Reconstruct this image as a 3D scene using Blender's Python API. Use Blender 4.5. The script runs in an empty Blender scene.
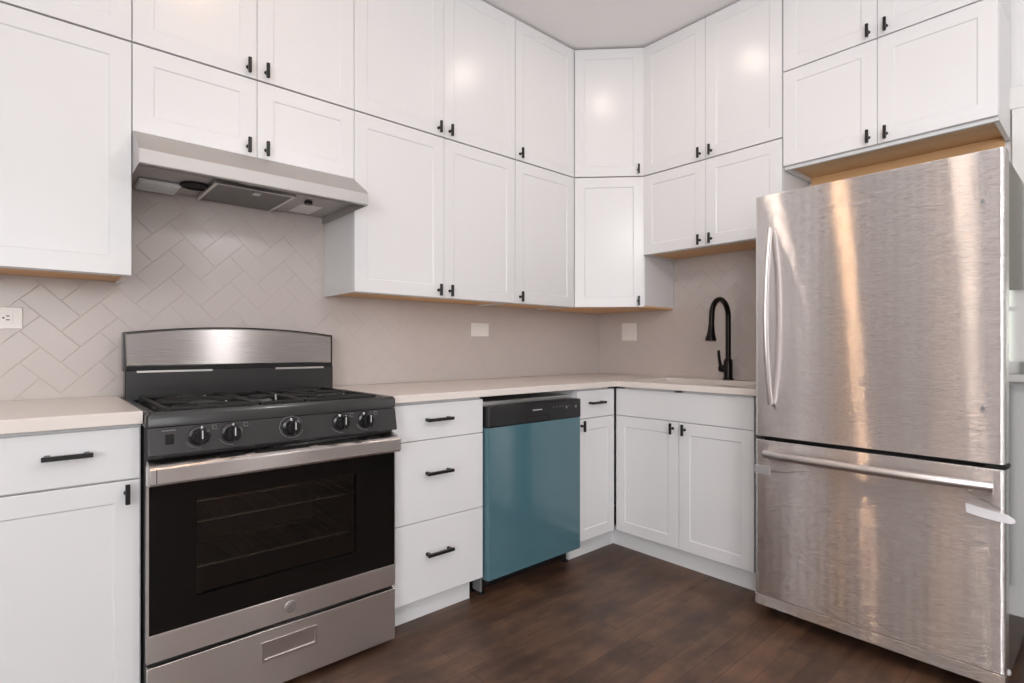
import bpy, bmesh, math, random
from mathutils import Vector, Matrix

random.seed(7)
PI = math.pi
S = bpy.context.scene
COL = S.collection


def lin(r, g, b):
    f = lambda c: (c / 255 / 12.92) if c / 255 <= 0.04045 else ((c / 255 + 0.055) / 1.055) ** 2.4
    return (f(r), f(g), f(b), 1.0)


# ------------------------------------------------------------------ camera
cd = bpy.data.cameras.new('camera')
cam = bpy.data.objects.new('camera', cd)
COL.objects.link(cam)
cam.location = (-3.0039, -2.469, 1.0963)
cam.rotation_euler = (PI / 2, 0, 0.8466 - PI / 2)
cd.sensor_width = 36
cd.lens = 541.67 / 1024 * 36
cd.shift_y = 5.24 / 1024
cd.clip_start = 0.02
S.camera = cam

# ------------------------------------------------------------------ world, daylight, exposure
S.view_settings.view_transform = 'Standard'
S.view_settings.look = 'None'
S.view_settings.gamma = 1
S.view_settings.use_curve_mapping = False
S.view_settings.exposure = 0.2

W = bpy.data.worlds.new('world')
S.world = W
W.use_nodes = True
wn = W.node_tree
wn.nodes['Background'].inputs['Color'].default_value = (0.93, 1.0, 0.88, 1)
wn.nodes['Background'].inputs['Strength'].default_value = 1.4


def daylight(name, loc, rot, sx, sy, power, color=(1, 1, 1)):
    d = bpy.data.lights.new(name, 'AREA')
    d.shape = 'RECTANGLE'
    d.size, d.size_y = sx, sy
    d.energy = power
    d.color = color
    o = bpy.data.objects.new(name, d)
    o.location = loc
    o.rotation_euler = rot
    COL.objects.link(o)
    return o


# added fill lights standing in for daylight at the unseen left and front windows
daylight('fill_left_window', (-5.53, -3.95, 1.6), (PI / 2, 0, -PI / 2), 1.2, 1.5, 62, (0.93, 0.945, 1.0))
daylight('fill_front_window', (-3.6, -4.93, 1.6), (PI / 2, 0, 0), 2.2, 1.5, 34, (0.93, 0.945, 1.0))


# ------------------------------------------------------------------ materials
def mat(name):
    m = bpy.data.materials.new(name)
    m.use_nodes = True
    nt = m.node_tree
    return m, nt, nt.nodes['Principled BSDF']


def simple(name, col, rough=0.5, metal=0.0, coat=0.0, spec=0.5, vary=0.03, vscale=6.0, bump=0.0, bscale=200.0):
    """plain material with a faint procedural colour variation and optional fine bump"""
    m, nt, p = mat(name)
    tc = nt.nodes.new('ShaderNodeTexCoord')
    n = nt.nodes.new('ShaderNodeTexNoise')
    n.inputs['Scale'].default_value = vscale
    n.inputs['Detail'].default_value = 3
    nt.links.new(tc.outputs['Object'], n.inputs['Vector'])
    mix = nt.nodes.new('ShaderNodeMix')
    mix.data_type = 'RGBA'
    mix.inputs['A'].default_value = tuple(c * (1 - vary) for c in col[:3]) + (1,)
    mix.inputs['B'].default_value = tuple(min(1, c * (1 + vary)) for c in col[:3]) + (1,)
    nt.links.new(n.outputs['Fac'], mix.inputs['Factor'])
    nt.links.new(mix.outputs['Result'], p.inputs['Base Color'])
    p.inputs['Roughness'].default_value = rough
    p.inputs['Metallic'].default_value = metal
    p.inputs['Coat Weight'].default_value = coat
    p.inputs['Coat Roughness'].default_value = 0.08
    p.inputs['Specular IOR Level'].default_value = spec
    if bump:
        n2 = nt.nodes.new('ShaderNodeTexNoise')
        n2.inputs['Scale'].default_value = bscale
        nt.links.new(tc.outputs['Object'], n2.inputs['Vector'])
        b = nt.nodes.new('ShaderNodeBump')
        b.inputs['Strength'].default_value = bump
        b.inputs['Distance'].default_value = 0.002
        nt.links.new(n2.outputs['Fac'], b.inputs['Height'])
        nt.links.new(b.outputs['Normal'], p.inputs['Normal'])
    return m


def steel(name, col, rough=0.3, aniso=0.85, rot=0.0, wave=0.0, grain=(1, 1, 60), grain_depth=0.0005):
    """brushed stainless: anisotropic, grain running horizontally"""
    m, nt, p = mat(name)
    p.inputs['Base Color'].default_value = col
    p.inputs['Metallic'].default_value = 1.0
    p.inputs['Roughness'].default_value = rough
    p.inputs['Anisotropic'].default_value = aniso
    p.inputs['Anisotropic Rotation'].default_value = rot
    tg = nt.nodes.new('ShaderNodeTangent')
    tg.direction_type = 'RADIAL'
    tg.axis = 'Z'
    nt.links.new(tg.outputs['Tangent'], p.inputs['Tangent'])
    tc = nt.nodes.new('ShaderNodeTexCoord')
    mp = nt.nodes.new('ShaderNodeMapping')
    mp.inputs['Scale'].default_value = grain
    nt.links.new(tc.outputs['Object'], mp.inputs['Vector'])
    n = nt.nodes.new('ShaderNodeTexNoise')
    n.inputs['Scale'].default_value = 9
    n.inputs['Detail'].default_value = 4
    nt.links.new(mp.outputs['Vector'], n.inputs['Vector'])
    mr = nt.nodes.new('ShaderNodeMapRange')
    mr.inputs['To Min'].default_value = rough - 0.015
    mr.inputs['To Max'].default_value = rough + 0.015
    nt.links.new(n.outputs['Fac'], mr.inputs['Value'])
    nt.links.new(mr.outputs['Result'], p.inputs['Roughness'])
    if wave:
        mp2 = nt.nodes.new('ShaderNodeMapping')
        mp2.inputs['Scale'].default_value = (3.0, 3.0, 0.9)
        nt.links.new(tc.outputs['Object'], mp2.inputs['Vector'])
        n2 = nt.nodes.new('ShaderNodeTexNoise')
        n2.inputs['Scale'].default_value = 1.4
        n2.inputs['Detail'].default_value = 1.0
        nt.links.new(mp2.outputs['Vector'], n2.inputs['Vector'])
        b = nt.nodes.new('ShaderNodeBump')
        b.inputs['Strength'].default_value = 1.0
        b.inputs['Distance'].default_value = wave
        nt.links.new(n2.outputs['Fac'], b.inputs['Height'])
        # fine brushed grain running along the width: tilts the surface up and down only
        mp3 = nt.nodes.new('ShaderNodeMapping')
        mp3.inputs['Scale'].default_value = (30, 30, 5200)
        nt.links.new(tc.outputs['Object'], mp3.inputs['Vector'])
        n3 = nt.nodes.new('ShaderNodeTexNoise')
        n3.inputs['Scale'].default_value = 1.0
        n3.inputs['Detail'].default_value = 0.0
        nt.links.new(mp3.outputs['Vector'], n3.inputs['Vector'])
        b3 = nt.nodes.new('ShaderNodeBump')
        b3.inputs['Strength'].default_value = 1.0
        b3.inputs['Distance'].default_value = grain_depth
        nt.links.new(n3.outputs['Fac'], b3.inputs['Height'])
        nt.links.new(b.outputs['Normal'], b3.inputs['Normal'])
        nt.links.new(b3.outputs['Normal'], p.inputs['Normal'])
    return m


def wood(name, c1, c2, rough, scale=(2, 40, 40)):
    m, nt, p = mat(name)
    tc = nt.nodes.new('ShaderNodeTexCoord')
    mp = nt.nodes.new('ShaderNodeMapping')
    mp.inputs['Scale'].default_value = scale
    nt.links.new(tc.outputs['Object'], mp.inputs['Vector'])
    n = nt.nodes.new('ShaderNodeTexNoise')
    n.inputs['Scale'].default_value = 1.0
    n.inputs['Detail'].default_value = 5
    nt.links.new(mp.outputs['Vector'], n.inputs['Vector'])
    mix = nt.nodes.new('ShaderNodeMix')
    mix.data_type = 'RGBA'
    mix.inputs['A'].default_value = c1
    mix.inputs['B'].default_value = c2
    nt.links.new(n.outputs['Fac'], mix.inputs['Factor'])
    nt.links.new(mix.outputs['Result'], p.inputs['Base Color'])
    p.inputs['Roughness'].default_value = rough
    return m


def floor_material():
    m, nt, p = mat('dark_wood_floor')
    L = nt.links.new
    tc = nt.nodes.new('ShaderNodeTexCoord')
    br = nt.nodes.new('ShaderNodeTexBrick')
    br.offset = 0.37
    br.inputs['Color1'].default_value = (0.0, 0.0, 0.0, 1)
    br.inputs['Color2'].default_value = (1.0, 1.0, 1.0, 1)
    br.inputs['Mortar'].default_value = (0.3, 0.3, 0.3, 1)
    br.inputs['Scale'].default_value = 1.0
    br.inputs['Mortar Size'].default_value = 0.0012
    br.inputs['Mortar Smooth'].default_value = 0.3
    br.inputs['Brick Width'].default_value = 0.95
    br.inputs['Row Height'].default_value = 0.083
    L(tc.outputs['Object'], br.inputs['Vector'])
    # grain
    mp = nt.nodes.new('ShaderNodeMapping')
    mp.inputs['Scale'].default_value = (4.0, 16, 1)
    L(tc.outputs['Object'], mp.inputs['Vector'])
    n = nt.nodes.new('ShaderNodeTexNoise')
    n.inputs['Scale'].default_value = 1.3
    n.inputs['Detail'].default_value = 6
    n.inputs['Roughness'].default_value = 0.5
    L(mp.outputs['Vector'], n.inputs['Vector'])
    # blotches of stain
    n2 = nt.nodes.new('ShaderNodeTexNoise')
    n2.inputs['Scale'].default_value = 5.5
    n2.inputs['Detail'].default_value = 6
    n2.inputs['Roughness'].default_value = 0.62
    L(tc.outputs['Object'], n2.inputs['Vector'])
    a = nt.nodes.new('ShaderNodeMath'); a.operation = 'MULTIPLY_ADD'
    L(br.outputs['Color'], a.inputs[0]); a.inputs[1].default_value = 0.16
    nh = nt.nodes.new('ShaderNodeMath'); nh.operation = 'MULTIPLY'; nh.inputs[1].default_value = 0.5
    L(n.outputs['Fac'], nh.inputs[0])
    L(nh.outputs[0], a.inputs[2])
    a2 = nt.nodes.new('ShaderNodeMath'); a2.operation = 'MULTIPLY_ADD'
    L(n2.outputs['Fac'], a2.inputs[0]); a2.inputs[1].default_value = 0.85
    L(a.outputs[0], a2.inputs[2])
    rp = nt.nodes.new('ShaderNodeValToRGB')
    el = rp.color_ramp.elements
    el[0].position = 0.48; el[0].color = lin(52, 35, 25)
    el[1].position = 0.98; el[1].color = lin(110, 80, 60)
    e = el.new(0.70); e.color = lin(76, 54, 41)
    dv = nt.nodes.new('ShaderNodeMath'); dv.operation = 'MULTIPLY'; dv.inputs[1].default_value = 1.0
    L(a2.outputs[0], dv.inputs[0])
    L(dv.outputs[0], rp.inputs['Fac'])
    mx = nt.nodes.new('ShaderNodeMix'); mx.data_type = 'RGBA'
    L(br.outputs['Fac'], mx.inputs['Factor'])
    L(rp.outputs['Color'], mx.inputs['A'])
    mx.inputs['B'].default_value = lin(52, 37, 29)
    L(mx.outputs['Result'], p.inputs['Base Color'])
    mr = nt.nodes.new('ShaderNodeMapRange')
    mr.inputs['To Min'].default_value = 0.34
    mr.inputs['To Max'].default_value = 0.52
    L(n2.outputs['Fac'], mr.inputs['Value'])
    L(mr.outputs['Result'], p.inputs['Roughness'])
    b = nt.nodes.new('ShaderNodeBump')
    b.inputs['Strength'].default_value = 0.25
    b.inputs['Distance'].default_value = 0.0015
    L(n.outputs['Fac'], b.inputs['Height'])
    L(b.outputs['Normal'], p.inputs['Normal'])
    return m


def glass_material(name, tint=(1, 1, 1, 1)):
    m = bpy.data.materials.new(name)
    m.use_nodes = True
    nt = m.node_tree
    nt.nodes.clear()
    out = nt.nodes.new('ShaderNodeOutputMaterial')
    tr = nt.nodes.new('ShaderNodeBsdfTransparent')
    tr.inputs['Color'].default_value = tint
    gl = nt.nodes.new('ShaderNodeBsdfGlossy')
    gl.inputs['Roughness'].default_value = 0.03
    fr = nt.nodes.new('ShaderNodeFresnel')
    fr.inputs['IOR'].default_value = 1.5
    mx = nt.nodes.new('ShaderNodeMixShader')
    nt.links.new(fr.outputs[0], mx.inputs[0])
    nt.links.new(tr.outputs[0], mx.inputs[1])
    nt.links.new(gl.outputs[0], mx.inputs[2])
    nt.links.new(mx.outputs[0], out.inputs['Surface'])
    return m


def emit(name, col, strength):
    m, nt, p = mat(name)
    p.inputs['Base Color'].default_value = (0.8, 0.8, 0.8, 1)
    p.inputs['Emission Color'].default_value = col
    p.inputs['Emission Strength'].default_value = strength
    return m


M = {}
M['white'] = simple('white_lacquer', lin(228, 227, 227), 0.27, vary=0.008, vscale=2.5)
M['wood'] = wood('raw_maple', lin(232, 190, 142), lin(216, 168, 116), 0.55, (2, 30, 30))
M['black'] = simple('matte_black_metal', lin(26, 24, 24), 0.38, metal=0.2, vary=0.05)
M['bronze'] = simple('dark_bronze_metal', lin(34, 29, 27), 0.3, metal=0.7, vary=0.05)
M['tile'] = simple('greige_glazed_tile', lin(200, 189, 183), 0.24, vary=0.02, vscale=9, bump=0.05, bscale=14)
M['grout'] = simple('light_grout', lin(196, 186, 180), 0.6, vary=0.03, vscale=40)
M['quartz'] = simple('cream_quartz', lin(230, 221, 214), 0.22, vary=0.03, vscale=18)
M['ceil'] = simple('ceiling_paint', lin(246, 243, 243), 0.85, vary=0.01)
M['wall'] = simple('wall_paint', lin(236, 234, 233), 0.7, vary=0.01)
M['trim'] = simple('trim_paint', lin(232, 230, 226), 0.4, vary=0.01)
M['floor'] = floor_material()
M['steel'] = steel('brushed_stainless', (0.72, 0.685, 0.665, 1), 0.30, 0.95, rot=0.25)
M['fridge_steel'] = steel('fridge_stainless', (0.88, 0.845, 0.83, 1), 0.15, 1.0, rot=0.25, wave=0.0016)
M['backguard_steel'] = steel('backguard_stainless', (0.50, 0.475, 0.46, 1), 0.27, 1.0, rot=0.25)
M['satin'] = simple('satin_stainless_bar', (0.64, 0.60, 0.58, 1), 0.36, metal=1.0, vary=0.02)
M['hood_steel'] = simple('hood_stainless', (0.56, 0.548, 0.54, 1), 0.62, metal=1.0, vary=0.03, vscale=12)
M['fridge_side'] = simple('grey_fridge_side', lin(92, 92, 88), 0.1, metal=0.3, vary=0.02, coat=0.4)
M['enamel'] = simple('black_enamel', lin(44, 43, 43), 0.26, vary=0.05, coat=0.2)
M['iron'] = simple('cast_iron', lin(24, 23, 23), 0.55, vary=0.1, bump=0.2)
M['dark'] = simple('dark_plastic', lin(24, 24, 25), 0.35, vary=0.04)
M['void'] = simple('black_plastic_shadow_gap', lin(14, 13, 13), 0.7, vary=0.02)
M['knob'] = simple('gloss_black_knob', lin(22, 22, 23), 0.18, vary=0.04, coat=0.3)
M['alu'] = simple('burner_aluminium', (0.75, 0.74, 0.73, 1), 0.3, metal=1.0)
M['chrome'] = simple('rack_chrome', (0.7, 0.69, 0.68, 1), 0.2, metal=1.0)
M['cavity'] = simple('oven_enamel', lin(66, 61, 58), 0.4)
M['glassblk'] = simple('black_oven_glass', lin(9, 9, 9), 0.06, vary=0.02)
M['ovenwin'] = glass_material('tinted_oven_window', (0.78, 0.76, 0.74, 1))
M['film'] = simple('blue_protective_film', lin(76, 112, 122), 0.14, vary=0.07, vscale=1.6, coat=0.6, bump=0.1, bscale=5)
M['mark'] = simple('white_print', lin(205, 205, 205), 0.5)
M['greymark'] = simple('grey_print', lin(130, 130, 130), 0.5)
M['plate'] = simple('white_outlet_plastic', lin(238, 232, 226), 0.3)
M['slot'] = simple('outlet_slot', lin(60, 56, 54), 0.6)
M['tape'] = simple('white_packing_tape', lin(232, 230, 232), 0.25, vary=0.05, vscale=20)
M['clearfilm'] = glass_material('clear_film', (0.93, 0.93, 0.93, 1))
M['mesh_filter'] = simple('aluminium_mesh_filter', (0.22, 0.215, 0.21, 1), 0.45, metal=0.9, vary=0.35, vscale=160, bump=0.5, bscale=240)
M['lens'] = simple('frosted_lamp_lens', lin(236, 236, 236), 0.3, vary=0.1, vscale=60)
M['sticker'] = simple('silver_sticker', lin(244, 243, 242), 0.35, vary=0.1, vscale=40)
M['tub'] = simple('dishwasher_tub_steel', (0.55, 0.54, 0.53, 1), 0.3, metal=0.9)
M['glass'] = glass_material('window_glass')
M['shade'] = simple('olive_roller_shade', lin(150, 148, 138), 0.8, vary=0.03, vscale=30)
M['lamp'] = emit('soft_white_lamp_lens', (1.0, 0.82, 0.68, 1), 66)
M['lamp_dim'] = emit('pale_lamp_lens', (1.0, 0.80, 0.64, 1), 34)
M['lamp_warm'] = emit('amber_lamp_lens', (1.0, 0.62, 0.34, 1), 88)
M['doorwood'] = simple('white_door_paint', lin(226, 222, 216), 0.4)


# ------------------------------------------------------------------ mesh helpers
class MB:
    def __init__(self):
        self.bm = bmesh.new()

    def box(self, x0, x1, y0, y1, z0, z1, bev=0.0, seg=1):
        x0, x1 = sorted((x0, x1)); y0, y1 = sorted((y0, y1)); z0, z1 = sorted((z0, z1))
        b = bmesh.new()
        bmesh.ops.create_cube(b, size=1.0)
        for v in b.verts:
            v.co = Vector(((x0 + x1) / 2 + v.co.x * (x1 - x0), (y0 + y1) / 2 + v.co.y * (y1 - y0), (z0 + z1) / 2 + v.co.z * (z1 - z0)))
        if bev:
            bmesh.ops.bevel(b, geom=b.edges[:], offset=bev, segments=seg, profile=0.5, affect='EDGES')
        self._merge(b)
        return self

    def _merge(self, b):
        me = bpy.data.meshes.new('tmp')
        b.to_mesh(me); b.free()
        self.bm.from_mesh(me)
        bpy.data.meshes.remove(me)

    def rings(self, loops, cap0=True, cap1=True, close=True):
        bm = self.bm
        vs = [[bm.verts.new(p) for p in lp] for lp in loops]
        n = len(vs[0])
        for a, b in zip(vs, vs[1:]):
            for i in range(n if close else n - 1):
                j = (i + 1) % n
                bm.faces.new((a[i], a[j], b[j], b[i]))
        if cap0: bm.faces.new(vs[0][::-1])
        if cap1: bm.faces.new(vs[-1])
        return self

    def rect_rings(self, specs):
        """specs: (x0,x1,z0,z1,y) rectangles joined one to the next, facing -y"""
        return self.rings([[(x0, y, z0), (x1, y, z0), (x1, y, z1), (x0, y, z1)] for x0, x1, z0, z1, y in specs])

    def tube(self, pts, r, n=12, squash=None):
        pts = [Vector(p) for p in pts]
        rr = r if isinstance(r, (list, tuple)) else [r] * len(pts)
        loops = []
        up = None
        for i, p in enumerate(pts):
            t = (pts[min(i + 1, len(pts) - 1)] - pts[max(i - 1, 0)]).normalized()
            if up is None:
                up = Vector((0, 0, 1)) if abs(t.z) < 0.9 else Vector((1, 0, 0))
            u = (up - t * up.dot(t)).normalized()
            w = t.cross(u)
            up = u
            a, b = (rr[i], rr[i]) if squash is None else (rr[i] * squash[0], rr[i] * squash[1])
            loops.append([p + u * (a * math.cos(2 * PI * k / n)) + w * (b * math.sin(2 * PI * k / n)) for k in range(n)])
        return self.rings(loops)

    def lathe(self, prof, c, axis='Z', n=24):
        loops = []
        for r, h in prof:
            lp = []
            for k in range(n):
                a, b = r * math.cos(2 * PI * k / n), r * math.sin(2 * PI * k / n)
                d = {'Z': (a, b, h), 'Y': (a, h, -b), '-Y': (a, -h, b), 'X': (h, a, b), '-X': (-h, a, -b)}[axis]
                lp.append((c[0] + d[0], c[1] + d[1], c[2] + d[2]))
            loops.append(lp)
        return self.rings(loops)

    def prism_x(self, poly, x0, x1):
        """poly of (y,z), extruded along x"""
        return self.rings([[(x0, y, z) for y, z in poly], [(x1, y, z) for y, z in poly]])

    def prism_y(self, poly, y0, y1):
        return self.rings([[(x, y0, z) for x, z in poly], [(x, y1, z) for x, z in poly]])

    def prism_z(self, poly, z0, z1):
        return self.rings([[(x, y, z0) for x, y in poly], [(x, y, z1) for x, y in poly]])

    def grid_slab(self, us, vs, keep, w0, w1, f):
        """slab made of the grid cells where keep(u,v) is true; f(u,v,w) -> xyz"""
        cells = {(i, j) for i in range(len(us) - 1) for j in range(len(vs) - 1)
                 if keep((us[i] + us[i + 1]) / 2, (vs[j] + vs[j + 1]) / 2)}
        vd = {}
        def V(i, j, w):
            k = (i, j, w)
            if k not in vd: vd[k] = self.bm.verts.new(f(us[i], vs[j], w0 if w == 0 else w1))
            return vd[k]
        for i, j in cells:
            self.bm.faces.new((V(i, j, 1), V(i + 1, j, 1), V(i + 1, j + 1, 1), V(i, j + 1, 1)))
            self.bm.faces.new((V(i, j, 0), V(i, j + 1, 0), V(i + 1, j + 1, 0), V(i + 1, j, 0)))
            for di, dj, a, b in ((-1, 0, (i, j + 1), (i, j)), (1, 0, (i + 1, j), (i + 1, j + 1)), (0, -1, (i, j), (i + 1, j)), (0, 1, (i + 1, j + 1), (i, j + 1))):
                if (i + di, j + dj) not in cells:
                    self.bm.faces.new((V(*a, 0), V(*b, 0), V(*b, 1), V(*a, 1)))
        return self

    def build(self, name, m, parent=None, bevel=0.0, angle=35):
        bmesh.ops.recalc_face_normals(self.bm, faces=self.bm.faces[:])
        me = bpy.data.meshes.new(name)
        self.bm.to_mesh(me); self.bm.free()
        me.materials.append(M[m] if isinstance(m, str) else m)
        me.shade_smooth()
        me.set_sharp_from_angle(angle=math.radians(angle))
        o = bpy.data.objects.new(name, me)
        COL.objects.link(o)
        if parent: o.parent = parent
        if bevel:
            b = o.modifiers.new('bevel', 'BEVEL')
            b.width = bevel; b.segments = 2; b.limit_method = 'ANGLE'; b.angle_limit = math.radians(40); b.harden_normals = True
        return o


def tag(o, label, cat, group=None):
    o['label'] = label
    o['category'] = cat
    if group: o['group'] = group
    return o


def thing(name, label, cat, loc, rz=0.0, group=None):
    o = bpy.data.objects.new(name, None)
    o.empty_display_size = 0.1
    o.location = loc
    o.rotation_euler = (0, 0, rz)
    COL.objects.link(o)
    return tag(o, label, cat, group)


def struct(o):
    o['kind'] = 'structure'
    return o


# ------------------------------------------------------------------ the room
CEIL = 2.851
XL, YF = -5.6, -5.0
struct(MB().box(XL - .1, 0.1, YF - .1, 0.1, -0.06, 0.0).build('floor', 'floor'))
struct(MB().box(XL - .1, 0.1, YF - .1, 0.1, CEIL, CEIL + 0.06).build('ceiling', 'ceil'))
struct(MB().box(XL - .1, 0.1, 0.0, 0.1, 0, CEIL).build('wall_back', 'wall'))
# right wall with a window beyond the fridge
W1Y0, W1Y1, W1Z0, W1Z1 = -3.30, -2.255, 0.985, 2.06
struct(MB().grid_slab([YF - .1, W1Y0, W1Y1, 0.0], [0, W1Z0, W1Z1, CEIL],
                      lambda u, v: not (W1Y0 < u < W1Y1 and W1Z0 < v < W1Z1), 0.0, 0.1, lambda u, v, w: (w, u, v)).build('wall_right', 'wall'))
LW = (-4.55, -3.35, 0.85, 2.35)
SL = (-1.27, -1.11, 0.25, 2.25)
O1, O2, OZ = (-0.32, -0.08), (-1.86, -1.50), 2.45      # two openings invented so the fridge reflects warm bands
def left_wall_solid(u, v):
    for a, b, c0, c1 in ((LW[0], LW[1], LW[2], LW[3]), SL, (O1[0], O1[1], 0, OZ), (O2[0], O2[1], 0, OZ)):
        if a < u < b and c0 < v < c1: return False
    return True
struct(MB().grid_slab([YF - .1, LW[0], LW[1], O2[0], O2[1], SL[0], SL[1], O1[0], O1[1], 0.0], [0, SL[2], LW[2], SL[3], LW[3], OZ, CEIL],
                      left_wall_solid, XL - 0.1, XL, lambda u, v, w: (w, u, v)).build('wall_left', 'wall'))
# unseen lit boxes with added bulbs, made for the bands on the fridge
for nm, y0, y1 in (('added_warm_box', -0.88, 0.08), ('added_pale_box', -2.2, -1.40)):
    xb = XL - 1.1
    k = MB()
    k.box(xb - .05, xb, y0 - .05, y1 + .05, 0, CEIL).box(xb, XL - .1, y0 - .05, y0, 0, CEIL).box(xb, XL - .1, y1, y1 + .05, 0, CEIL)
    k.box(xb, XL - .1, y0, y1, -.05, 0.0).box(xb, XL - .1, y0, y1, CEIL, CEIL + .05)
    struct(k.build(nm, 'wall'))
    d = bpy.data.lights.new('added_warm_bulb', 'POINT')
    d.energy = 14; d.color = (1.0, 0.64, 0.36) if nm == 'added_warm_box' else (1.0, 0.80, 0.62); d.shadow_soft_size = 0.06
    lo_ = bpy.data.objects.new('added_warm_bulb', d)
    lo_.location = (XL - .22, y0 + .10, 2.55)
    COL.objects.link(lo_)
for nm, (a, b_) in (('trim_1', O1), ('trim_2', O2)):  # casings around the invented openings
    k = MB()
    k.box(XL, XL + .02, a - .08, a, 0, OZ + .08).box(XL, XL + .02, b_, b_ + .08, 0, OZ + .08).box(XL, XL + .02, a, b_, OZ, OZ + .08)
    struct(k.build(nm, 'trim', bevel=0.003))
FW = (-4.7, -2.5, 0.85, 2.35)
struct(MB().grid_slab([XL, FW[0], FW[1], 0.0], [0, FW[2], FW[3], CEIL],
                      lambda u, v: not (FW[0] < u < FW[1] and FW[2] < v < FW[3]), YF - 0.1, YF, lambda u, v, w: (u, w, v)).build('wall_front', 'wall'))


def window(name, origin, rz, w, h, shade_to=None):
    """double hung window; local x along the wall, -y into the room, z up from the sill"""
    r = bpy.data.objects.new(name, None)
    r.location = origin; r.rotation_euler = (0, 0, rz)
    COL.objects.link(r)
    struct(r)
    c = 0.09
    k = MB()
    k.box(-c, 0, -0.02, 0, -0.02, h + c).box(w, w + c, -0.02, 0, -0.02, h + c)
    k.box(-c - .01, w + c + .01, -0.026, 0, h, h + c)
    k.build('window_casing', 'trim', r, bevel=0.003)
    MB().box(-c - .02, w + c + .02, -0.06, 0.06, -0.03, 0.0).build('window_sill', 'trim', r, bevel=0.003)
    f = MB()
    f.box(0, 0.04, 0.03, 0.07, 0, h).box(w - .04, w, 0.03, 0.07, 0, h).box(0, w, 0.03, 0.07, 0, 0.05).box(0, w, 0.03, 0.07, h - .05, h)
    f.box(0, w, 0.025, 0.075, h / 2 - .02, h / 2 + .02)
    for q in (0.25, 0.75):
        f.box(0, w, 0.042, 0.058, h * q - .009, h * q + .009)
    for q in (1 / 3, 2 / 3):
        f.box(w * q - .009, w * q + .009, 0.042, 0.058, 0, h)
    f.build('window_frame', 'trim', r)
    MB().box(0.035, w - .035, 0.048, 0.052, 0.04, h - .04).build('window_pane', 'glass', r)
    if shade_to is not None:
        MB().box(0.01, w - .01, 0.008, 0.012, shade_to, h - .01).box(0.01, w - .01, 0.0, 0.02, shade_to - .015, shade_to + .01).build('window_shade', 'shade', r)
    return r


window('window_1', (0, W1Y1, W1Z0), -PI / 2, W1Y1 - W1Y0, W1Z1 - W1Z0, shade_to=0.36)
window('added_window_2', (XL, LW[0], LW[2]), PI / 2, LW[1] - LW[0], LW[3] - LW[2])  # guessed window out of view, added mainly to light the room
window('added_window_3', (FW[1], YF, FW[2]), PI, FW[1] - FW[0], FW[3] - FW[2])  # unseen too, put in as a place for the front fill light
struct(MB().box(XL, 0, YF, YF + .015, 0, .12).build('baseboard_front', 'trim', bevel=0.003))
struct(MB().box(XL, XL + .015, YF + .016, -2.97, 0, .12).build('baseboard_left', 'trim', bevel=0.003))
struct(MB().box(-.015, 0, YF + .016, -2.32, 0, .12).build('baseboard_right', 'trim', bevel=0.003))

def panel_door(name, origin, rz, w, h):
    r = bpy.data.objects.new(name, None)
    r.location = origin; r.rotation_euler = (0, 0, rz)
    COL.objects.link(r); struct(r)
    k = MB()
    k.box(-.09, 0, -.022, 0, 0, h + .09).box(w, w + .09, -.022, 0, 0, h + .09).box(-.10, w + .10, -.026, 0, h, h + .09)
    k.build('door_casing', 'trim', r, bevel=0.003)
    k = MB()
    k.box(0.003, w - .003, -.012, 0, 0.008, h - .003)
    for z0, z1 in ((.15, .85), (1.0, h - .13)):
        for a, b in ((.11, w / 2 - .05), (w / 2 + .05, w - .11)):
            k.rect_rings([(a, b, z0, z1, -.012), (a + .012, b - .012, z0 + .012, z1 - .012, -.017), (a + .03, b - .03, z0 + .03, z1 - .03, -.017)])
    lf = k.build('door_leaf', 'doorwood', r)
    MB().lathe([(.026, 0), (.026, .006), (.012, .01), (.012, .03), (.027, .04), (.027, .058), (.015, .066)], (w - .07, -.012, .98), '-Y').build('door_knob', 'black', lf)


window('added_window_4', (XL, -1.27, 0.25), PI / 2, 0.16, 2.0)  # narrow unseen window added to put a white band on the fridge
panel_door('added_door_1', (XL, -2.86, 0), PI / 2, 0.81, 2.05)  # unseen door added to give the fridge steel something to reflect

M['sage'] = simple('grey_green_reflect_panel', lin(122, 136, 127), 0.5)
struct(MB().box(-.014, 0, -4.9, -2.30, .121, .94).build('reflect_panel', 'sage', bevel=0.002))  # unseen panel added to turn the fridge side's reflection grey-green

# warm downlights in the ceiling
LAMPS = [(-0.95, -0.98), (-2.43, -1.12), (-1.6, -2.03), (-3.9, -2.6), (-3.0, -3.8)]
LAMP_LABELS = ['recessed warm downlight in the ceiling nearest the corner cabinet', 'recessed warm downlight in the ceiling in front of the range',
               'recessed warm downlight in the ceiling in the middle of the kitchen', 'recessed warm downlight in the ceiling toward the left window',
               'recessed warm downlight in the ceiling near the front window']
for (x, y), lb in zip(LAMPS, LAMP_LABELS):
    t = thing('ceiling_downlight', lb, 'ceiling light', (x, y, CEIL - 0.012), 0, 'recessed ceiling downlights')
    MB().lathe([(0.0505, 0.012), (0.085, 0.012), (0.082, 0.003), (0.054, 0.0), (0.0505, 0.004)], (0, 0, 0)).build('trim_ring', 'trim', t)
    MB().lathe([(0.001, 0.001), (0.050, 0.001), (0.050, 0.0035), (0.001, 0.0035)], (0, 0, 0)).build('lamp_lens', 'lamp_warm' if x == -2.43 else 'lamp_dim' if x == -1.6 else 'lamp', t)

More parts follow.
